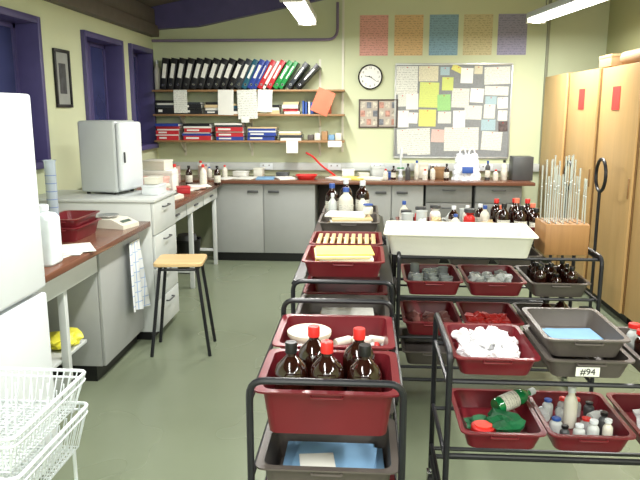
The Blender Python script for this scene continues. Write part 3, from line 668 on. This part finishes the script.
cgl=M('grey_clear_plastic',(176,184,182),.2,alpha=.6)
for i in range(3):
    for j in range(4):
        if (i*4+j)%5==2: beaker(mcx[0]-.12+.09*i,3.7+.09*j,.656+.04,.032,.09,'beakers in the red tray',cgl,rot=(0,rad(90),rad(random.uniform(-40,40))))
        else: beaker(mcx[0]-.09+.09*i+random.uniform(-.008,.008),3.7+.09*j+random.uniform(-.008,.008),.656,random.uniform(.026,.038),random.uniform(.05,.10),'beakers in the red tray',cgl)
for i in range(9): crumple('plastic_bag','crumpled clear plastic bag in a tray','plastic bag',(mcx[1]-.08+.08*(i%3),3.74+.1*(i//3),.656),random.uniform(.033,.045),clearw if i%2 else cgl,'plastic bags in the tray',60+i,flat_=.8,rough=1.3)
for i in range(3):
    for j in range(3): bottle('reagent_bottle','small dark brown bottle with a black cap','bottle',(mcx[2]-.085+.085*i+random.uniform(-.006,.006),3.73+.1*j,.656),random.uniform(.09,.16),random.uniform(.028,.036),amber,black,None,'dark bottles on the middle trolley')
for i in range(15): crumple('red_part','bright red plastic item in a tray','plastic part',(mcx[1]-.1+.05*(i%5),3.72+.1*(i//5)+random.uniform(-.01,.01),.416),.034,M('red_rubber',(190,44,38),.5),'bright red items in the tray',80+i,sub=2,rough=1.4)
for i in range(6): crumple('stopper_bag','brown bag of stoppers in a tray','bag',(mcx[0]-.09+.09*(i%3),3.75+.14*(i//3),.416),.045,M('brown_bag',(112,66,60),.6),'brown bags in the tray',100+i,sub=2)
# pair of tall dark bottles on the lower tier, behind the grey tray
for x_,y_ in ((1.06,3.76),(1.16,3.8)): bottle('reagent_bottle','tall dark brown bottle with a black cap','bottle',(x_,y_,.416),.2,.042,amber,black,None,'tall dark bottles on the lower tier')
for i in range(3): crumple('grey_bag','crumpled grey plastic bag in a tray','bag',(mcx[2]-.09+.09*i,3.95,.416),.045,gtray,'grey bags in the tray',130+i,sub=2)
# N
wide(.22,1.34,4.72,5.2,.84,[.76,.55,.3],'wide black tray trolley crowded with bottles and tins')
ncx=[.42,.78,1.13]
for i in range(3):
    tray(.34,.44,.085,ncx[i],4.96,.77,[red,gtray,red][i],'%s tray of bottles and tins'%['dark red','grey-brown','dark red'][i])
    tray(.34,.44,.085,ncx[i],4.96,.56,gtray,'grey-brown tray on the middle tier')
gN='bottles and jars on the far wide trolley'
k=0
for i in range(9):
    for j in range(3):
        k+=1; x_=.31+.118*i+random.uniform(-.012,.012); y_=4.83+.125*j; 
        if abs(x_-.6)<.05 or abs(x_-.955)<.05: continue
        q=(k*5)%7
        if x_>.98: bottle('reagent_bottle','brown glass bottle with a coloured cap','bottle',(x_,y_,.776),random.uniform(.2,.28),.044,amber,[redb,black,orange][k%3],label_w if k%3==1 else None,gN)
        elif k%4==0: crumple('plastic_bag','crumpled plastic bag on the far trolley','plastic bag',(x_,y_,.776),.05,clearw if k%8 else fc['buff'],gN,200+k,flat_=1.0,rough=1.3)
        elif q<2: bottle('plastic_bottle','white plastic bottle with a blue cap','bottle',(x_,y_,.776),random.uniform(.15,.24),.035,offw,blue if q else white,label_w,gN)
        elif q<4: bottle('tin_can','red and white tin can','can',(x_,y_,.776),random.uniform(.16,.22),.042,redb if q==2 else wp,greyd,None,gN,cr=.8)
        elif q<6: beaker(x_,y_,.776,.042,.16,gN,clearw,'tall clear plastic beaker in a tray')
        else: bottle('reagent_bottle','small brown bottle with a white cap','bottle',(x_,y_,.776),.2,.04,amber,white,label_w,gN)
# ---------------------------------------------------------------- left bench items
zw=.9005
gr='red trays on the side bench'
tray(.25,.40,.09,-1.82,3.95,zw,red,'dark red tray on the side bench holding a spare tray',group=gr)
tray(.24,.38,.09,-1.82,3.95,zw+.05,red,'dark red tray nested in another on the side bench',group=gr)
def balance(loc,rz,lab):
    o=E('electronic_balance',lab,'balance',loc,rz)
    MB().prism([(-.13,.0),(.13,0),(.13,.06),(-.04,.06),(-.13,.025)],'X',-.09,.09).obj('body',offw,o)
    MB().lathe([(.02,.06),(.02,.072),(.07,.074),(.073,.08),(.068,.078)],24,(0,.05,0)).obj('pan',chrome,o)
    MB().box(-.05,.05,-.001,.001,-.013,.013).obj('display',M('lcd',(90,105,95),.2),o,loc=(0,-.088,.046),rot=(rad(-68),0,0))
balance((-1.69,4.33,zw),rad(75),'white electronic balance near the bench end'); balance((-1.98,4.38,zw),rad(60),'off-white electronic balance on the side bench')
cb=E('carboy','squarish white plastic container with a flat cap','container',(-1.64,3.22,zw))
mb=MB(); mb.loops([rr(.13,.13,.02,0),rr(.145,.145,.025,.01),rr(.145,.145,.025,.24),rr(.12,.12,.03,.262),rr(.07,.07,.03,.27),rr(.07,.07,.03,.28)]); mb.obj('container_body',M('white_hdpe',(212,222,226),.35),cb)
MB().lathe([(.04,.278),(.04,.305),(.036,.308)],16).obj('cap',white,cb)
mc=E('measuring_cylinder','tall blue-tinted clear measuring cylinder','measuring cylinder',(-1.95,3.99,zw))
mcm=M('cylinder_plastic',(196,210,222),.2,alpha=.65)
MB().lathe([(.06,0),(.06,.012),(.034,.02),(.034,.46),(.041,.475),(.035,.475),(.032,.46),(.032,.03)],18,cap1=False).obj('cylinder_body',mcm,mc)
for q in range(7): MB().lathe([(.0348,.08+.05*q),(.0348,.083+.05*q)],18,cap0=False,cap1=False).obj('scale_mark',blue,mc)
for k,(x_,y_,w_,h,mt) in enumerate(((-2.26,4.12,.2,.17,M('kraft_card2',(176,146,108),.7)),(-2.27,4.4,.18,.12,offw),(-2.2,3.6,.22,.15,wp))):
    o=E('carton','small carton standing against the window wall','carton',(x_,y_,zw),rad(5*k),'cartons on the side bench')
    MB().box(-w_/2,w_/2,-.1,.1,0,h,.003).obj('carton_body',mt,o); MB().box(-.02,.02,-.101,.101,h,h+.001).obj('tape',offw,o)
for k in range(3): MB().box(-.09,.09,-.13,.13,0,.003).obj('loose_paper',wtext,loc=(-1.67+.02*k,3.48+.05*k,zw+.0035*k),rot=(0,0,rad(20*k-10)),label='loose printed sheet on the side bench',cat='paper',group='papers on the side bench')
tw=E('tea_towel','white tea towel with blue checks hanging from the cabinet','towel',(-1.572,4.3,.80),rad(90))
tm=M('towel_cloth',(222,226,228),.9,var=.02)
nt=tm.node_tree; ck_=nt.nodes.new('ShaderNodeTexBrick'); ck_.offset=0
ck_.inputs['Scale'].default_value=1; ck_.inputs['Brick Width'].default_value=.07; ck_.inputs['Row Height'].default_value=.07; ck_.inputs['Mortar Size'].default_value=.003
ck_.inputs['Color1'].default_value=(*lin((222,226,228)),1); ck_.inputs['Color2'].default_value=(*lin((222,226,228)),1); ck_.inputs['Mortar'].default_value=(*lin((150,176,216)),1)
mp=nt.nodes.new('ShaderNodeMapping'); mp.inputs['Rotation'].default_value=(rad(90),0,0)
nt.links.new(nt.nodes['Texture Coordinate'].outputs['Object'],mp.inputs['Vector']); nt.links.new(mp.outputs['Vector'],ck_.inputs['Vector']); nt.links.new(ck_.outputs['Color'],nt.nodes['Principled BSDF'].inputs['Base Color'])
mb=MB(); L=[]
for i in range(15):
    t=i/14; row=[];back=[]
    for j in range(17):
        u=j/16; xx=(u-.5)*(.18+.14*t)+.03*t; yy=-.02-.018*math.sin(u*13+t)*(.4+.6*t)-.008*t
        row.append((xx,yy,-.48*t*(1+.1*(u-.5)))); back.append((xx,yy+.004,-.48*t*(1+.1*(u-.5))))
    L.append(row+back[::-1])
mb.loops(L); mb.obj('towel_cloth',tm,tw,sm=80)
MB().tube([(-.1,-.02,.005),(.1,-.02,.005)],.007).obj('hanging_rail',chrome,tw)
MB().box(-2.3,-1.66,2.9,3.7,.30,.32,.004).obj('low_shelf',white2,label='white shelf board under the side bench',cat='shelf')
crumple('yellow_bag','crumpled yellow plastic bag under the side bench','bag',(-1.76,3.57,.321),.11,M('yellow_bag',(222,216,70),.4),None,121,flat_=.35)
def bx(name,label,cat,x,y,z,w,d,h,mt,rz=0,lid=True,grp=None):
    o=E(name,label,cat,(x,y,z),rz,grp); MB().box(-w/2,w/2,-d/2,d/2,0,h,.006).obj('box_body',mt,o)
    if lid: MB().box(-w/2-.003,w/2+.003,-d/2-.003,d/2+.003,h*.8,h+.003,.004).obj('lid',mt,o)
    return o
gc='clutter on the corner table'
bx('sample_box','white plastic sample box','box',-1.6,4.93,1.053,.13,.2,.07,white,grp=gc)
bx('sample_box','cream plastic sample box','box',-1.6,4.93,1.13,.1,.16,.05,offw,grp=gc)
ph=E('telephone','cream desk telephone with handset','telephone',(-1.72,5.7,.911),rad(80))
MB().prism([(-.1,0),(.1,0),(.1,.07),(-.1,.03)],'X',-.09,.09).obj('telephone_body',offw,ph)
MB().tube(fillet([(-.085,.04,.085),(-.085,.04,.11),(.085,.04,.11),(.085,.04,.085)],.03,4),.018,10).obj('handset',offw,ph)
MB().box(-.04,.05,-.07,-.0,.045,.055,.003,rot=Matrix.Rotation(rad(12),4,'X')).obj('keypad',greyd,ph)
pkc=M('pinkish_plastic',(220,190,180),.4,alpha=.85)
for k in range(14):
    x_=-2.33+.1*(k%9); y_=[7.0,6.8,6.6][(k*2)%3]+.03*(k//9)
    if k%3==0: beaker(x_,y_,.911,.045,.18,gc,pkc,'pale pink plastic beaker on the corner table')
    elif k%3==1: bottle('plastic_bottle','white plastic bottle on the corner table','bottle',(x_,y_,.911),.2+.03*(k%3),.035,offw,[blue,redb,greyd][k%3] if k>4 else redb,label_w,gc)
    else: bottle('reagent_bottle','brown glass bottle on the corner table','bottle',(x_,y_,.911),.2,.035,amber,black,label_w,gc)
bx('storage_box','white storage box with lid on the corner table','box',-1.98,6.28,.911,.3,.24,.2,wp,rad(4),grp=gc)
bx('storage_box','cream storage box stacked on a white one','box',-1.99,6.28,1.116,.22,.2,.09,offw,rad(-8),grp=gc)
bx('storage_box','pale pink cardboard box on the corner table','box',-1.95,5.98,.911,.24,.2,.16,pinkp,rad(-6),grp=gc)
bx('storage_box','dark grey plastic box on the corner table','box',-2.22,5.7,.911,.24,.3,.2,greyd,rad(3),grp=gc)
bx('storage_box','small red box on the corner table','box',-1.7,6.1,.911,.12,.14,.06,bred,rad(20),grp=gc)
for k in range(4): MB().box(-.1,.1,-.14,.14,0,.006,.001).obj('loose_paper',[wp,wtext,pinkp,wp][k],loc=(-1.72+.02*k,6.42+.04*k,.911+.0065*k),rot=(0,0,rad(15*k-20)),label='loose sheet on the corner table',cat='paper',group='papers on the corner table')
zb2=.9205
def bench_x(px): return -.497+.01113*(px-320)
gb_='clutter on the rear bench'
for px,h,r,kind in ((205,.12,.03,'p'),(196,.19,.035,'w'),(213,.1,.035,'p'),(221,.14,.03,'w')): 
    bottle('plastic_bottle','white plastic bottle on the rear bench','bottle',(bench_x(px),7.5,zb2),h,r,offw,redb if kind=='w' else blue,label_w,gb_)
tray(.24,.2,.05,bench_x(307),7.35,zb2,redb,'bright red plastic tray on the rear bench',group=gb_)
for k,px in enumerate((225,245,265,285,340,355,372)): MB().box(-.1,.1,-.14,.14,0,.006+.003*k,.001).obj('loose_paper',[wp,wtext,lblue,wp,wp,yellow,wtext][k],loc=(bench_x(px),7.38+.02*(k%2),zb2),rot=(0,0,rad(17*k-30)),label='loose %s paper on the rear bench'%['white','printed','blue','white','white','yellow','printed'][k],cat='paper',group='papers on the rear bench')
for k,(px,w_,h_,mt,nm) in enumerate(((236,.16,.06,wp,'white'),(255,.1,.1,offw,'cream'),(280,.14,.05,greyd,'dark grey'),(348,.14,.09,wp,'white'),(364,.12,.05,offw,'cream'),(378,.14,.12,white2,'pale grey'),(391,.1,.06,blue,'blue'))):
    bx('storage_box','small %s box at the back of the rear bench'%nm,'box',bench_x(px),7.62,zb2,w_,.12,h_,mt,rad(5*k-12),grp=gb_)
pb=E('bent_probe','red handled bent glass probe leaning by the bench wall','probe',(bench_x(315),7.6,zb2))
MB().tube(fillet([(-.12,0,.28),(-.04,0,.24),(.05,0,.14),(.22,-.02,.02)],.05,4),.011).obj('probe_shaft',redb,pb); MB().lathe([(.05,0),(.05,.012),(.02,.02)],16,(.2,-.02,0)).obj('probe_base',orange,pb)
mtap=E('swan_neck_tap','white swan neck laboratory tap','tap',(bench_x(402),7.62,zb2))
MB().tube(fillet([(0,0,0),(0,0,.33),(0,-.16,.33),(0,-.16,.24)],.07,6),.012,10).obj('spout',white,mtap); MB().lathe([(.03,0),(.03,.02),(.02,.03),(.02,.09)],14).obj('tap_body',white,mtap); MB().box(-.04,.04,-.012,.012,.1,.115,.004).obj('tap_handle',green,mtap)
for k,px in enumerate((386,394,408,417,425,433,446,487,494)): bottle('plastic_bottle','small bottle standing on the rear bench','bottle',(bench_x(px),7.36+.06*(k%2),zb2),.12+.03*(k%4),.028,[offw,amber,greyd,offw,wp][k%5],[redb,black,black,blue][k%4],label_w if k!=2 else None,gb_)
bx('storage_box','brown cardboard box on the rear bench','box',bench_x(440),7.58,zb2,.16,.2,.12,M('kraft_card3',(150,116,80),.7),grp=gb_)
bx('storage_box','cream cardboard box on the rear bench','box',bench_x(423),7.6,zb2,.14,.14,.17,offw,grp=gb_)
cbg=E('carrier_bag','white plastic carrier bag with blue print','bag',(bench_x(466),7.4,zb2))
mb=MB(); L=[]
for i in range(14):
    t=i/13; ww=.15*(1-.3*t) ; L.append([(ww*math.cos(2*math.pi*q/32)*(1+.14*math.sin(q*3+i)),.08*(1-.7*t)*math.sin(2*math.pi*q/32)*(1+.2*math.sin(q*2.3+i)),.28*t*(1+.06*math.sin(q*1.7))) for q in range(32)])
wf=M('white_film',(226,230,236),.35,var=.05)
mb.loops(L); mb.obj('bag_body',wf,cbg,sm=20)
for s_ in (-.05,.05): MB().tube([(s_+.035*math.cos(a*math.pi/8),0,.26+.09*math.sin(a*math.pi/8)) for a in range(9)],.01,6).obj('handle',wf,cbg)
MB().box(-.06,.06,-.092,-.084,.08,.15,.003,rot=Matrix.Rotation(rad(-8),4,'X')).obj('blue_print',blue,cbg)
bx('instrument','dark grey bench meter beside the cupboards','instrument',bench_x(520),7.45,zb2,.22,.2,.26,greyd,lid=False,grp=gb_)
bottle('plastic_bottle','cream squeeze bottle on the rear bench','bottle',(bench_x(503),7.42,zb2),.22,.035,offw,black,label_w,gb_)
# ---------------------------------------------------------------- wire baskets
ws=E('basket_stand','white wire stand supporting glassware baskets','stand',(-1.2,1.88,0))
mb=MB()
for sx in (-.19,.19):
    for sy in (-.2,.2): mb.cyl((sx,sy,0),(sx,sy,.50),.007,8)
for z in (.2,.50):
    mb.tube([(-.19,-.2,z),(.19,-.2,z),(.19,.2,z),(-.19,.2,z)],.005,6,closed=True)
    for q in (-.1,.1): mb.cyl((-.19,q,z),(.19,q,z),.004,6)
mb.obj('stand_frame',white,ws)
def basket(z,H):
    o=E('wire_basket','white plastic-coated wire basket','basket',(-1.2,1.88,z),0,'stacked wire baskets')
    W,D=.47,.50; w2,d2=.40,.43
    mb=MB()
    for zz_ in (H,H-.025):
        mb.tube(fillet([(-W/2,0,zz_),(-W/2,-D/2,zz_),(W/2,-D/2,zz_),(W/2,D/2,zz_),(-W/2,D/2,zz_),(-W/2,0.01,zz_)],.03,3),.006 if zz_==H else .004,8)
    mb.obj('rim',white,o)
    mb=MB(); n=20
    for i in range(n):
        x_=-.5+i/(n-1)
        mb.tube([(x_*(W-.02),-D/2,H),(x_*w2,-d2/2,0),(x_*w2,d2/2,0),(x_*(W-.02),D/2,H)],.0026,5)
    n=22
    for i in range(n):
        y_=-.5+i/(n-1)
        mb.tube([(-W/2,y_*(D-.02),H),(-w2/2,y_*d2,0),(w2/2,y_*d2,0),(W/2,y_*(D-.02),H)],.0026,5)
    for i in range(7):
        for j in range(8):
            xx,yy=-.17+.057*i,-.19+.054*j
            mb.tube([(xx,yy,0),(xx+.006,yy,H*.8)],.0026,5)
    mb.obj('wire_mesh',white,o)
basket(.66,.12); basket(.508,.15)
# ---------------------------------------------------------------- camera
cam=bpy.data.cameras.new('camera'); co=bpy.data.objects.new('camera',cam); COL.objects.link(co)
co.location=(0,0,1.68); co.rotation_euler=(rad(90-11.14),0,rad(3.83)); cam.lens=37.125; cam.sensor_width=36; cam.clip_start=.05
scene.camera=co
scene.view_settings.view_transform='Standard'
scene.view_settings.look='None'
scene.view_settings.exposure=0
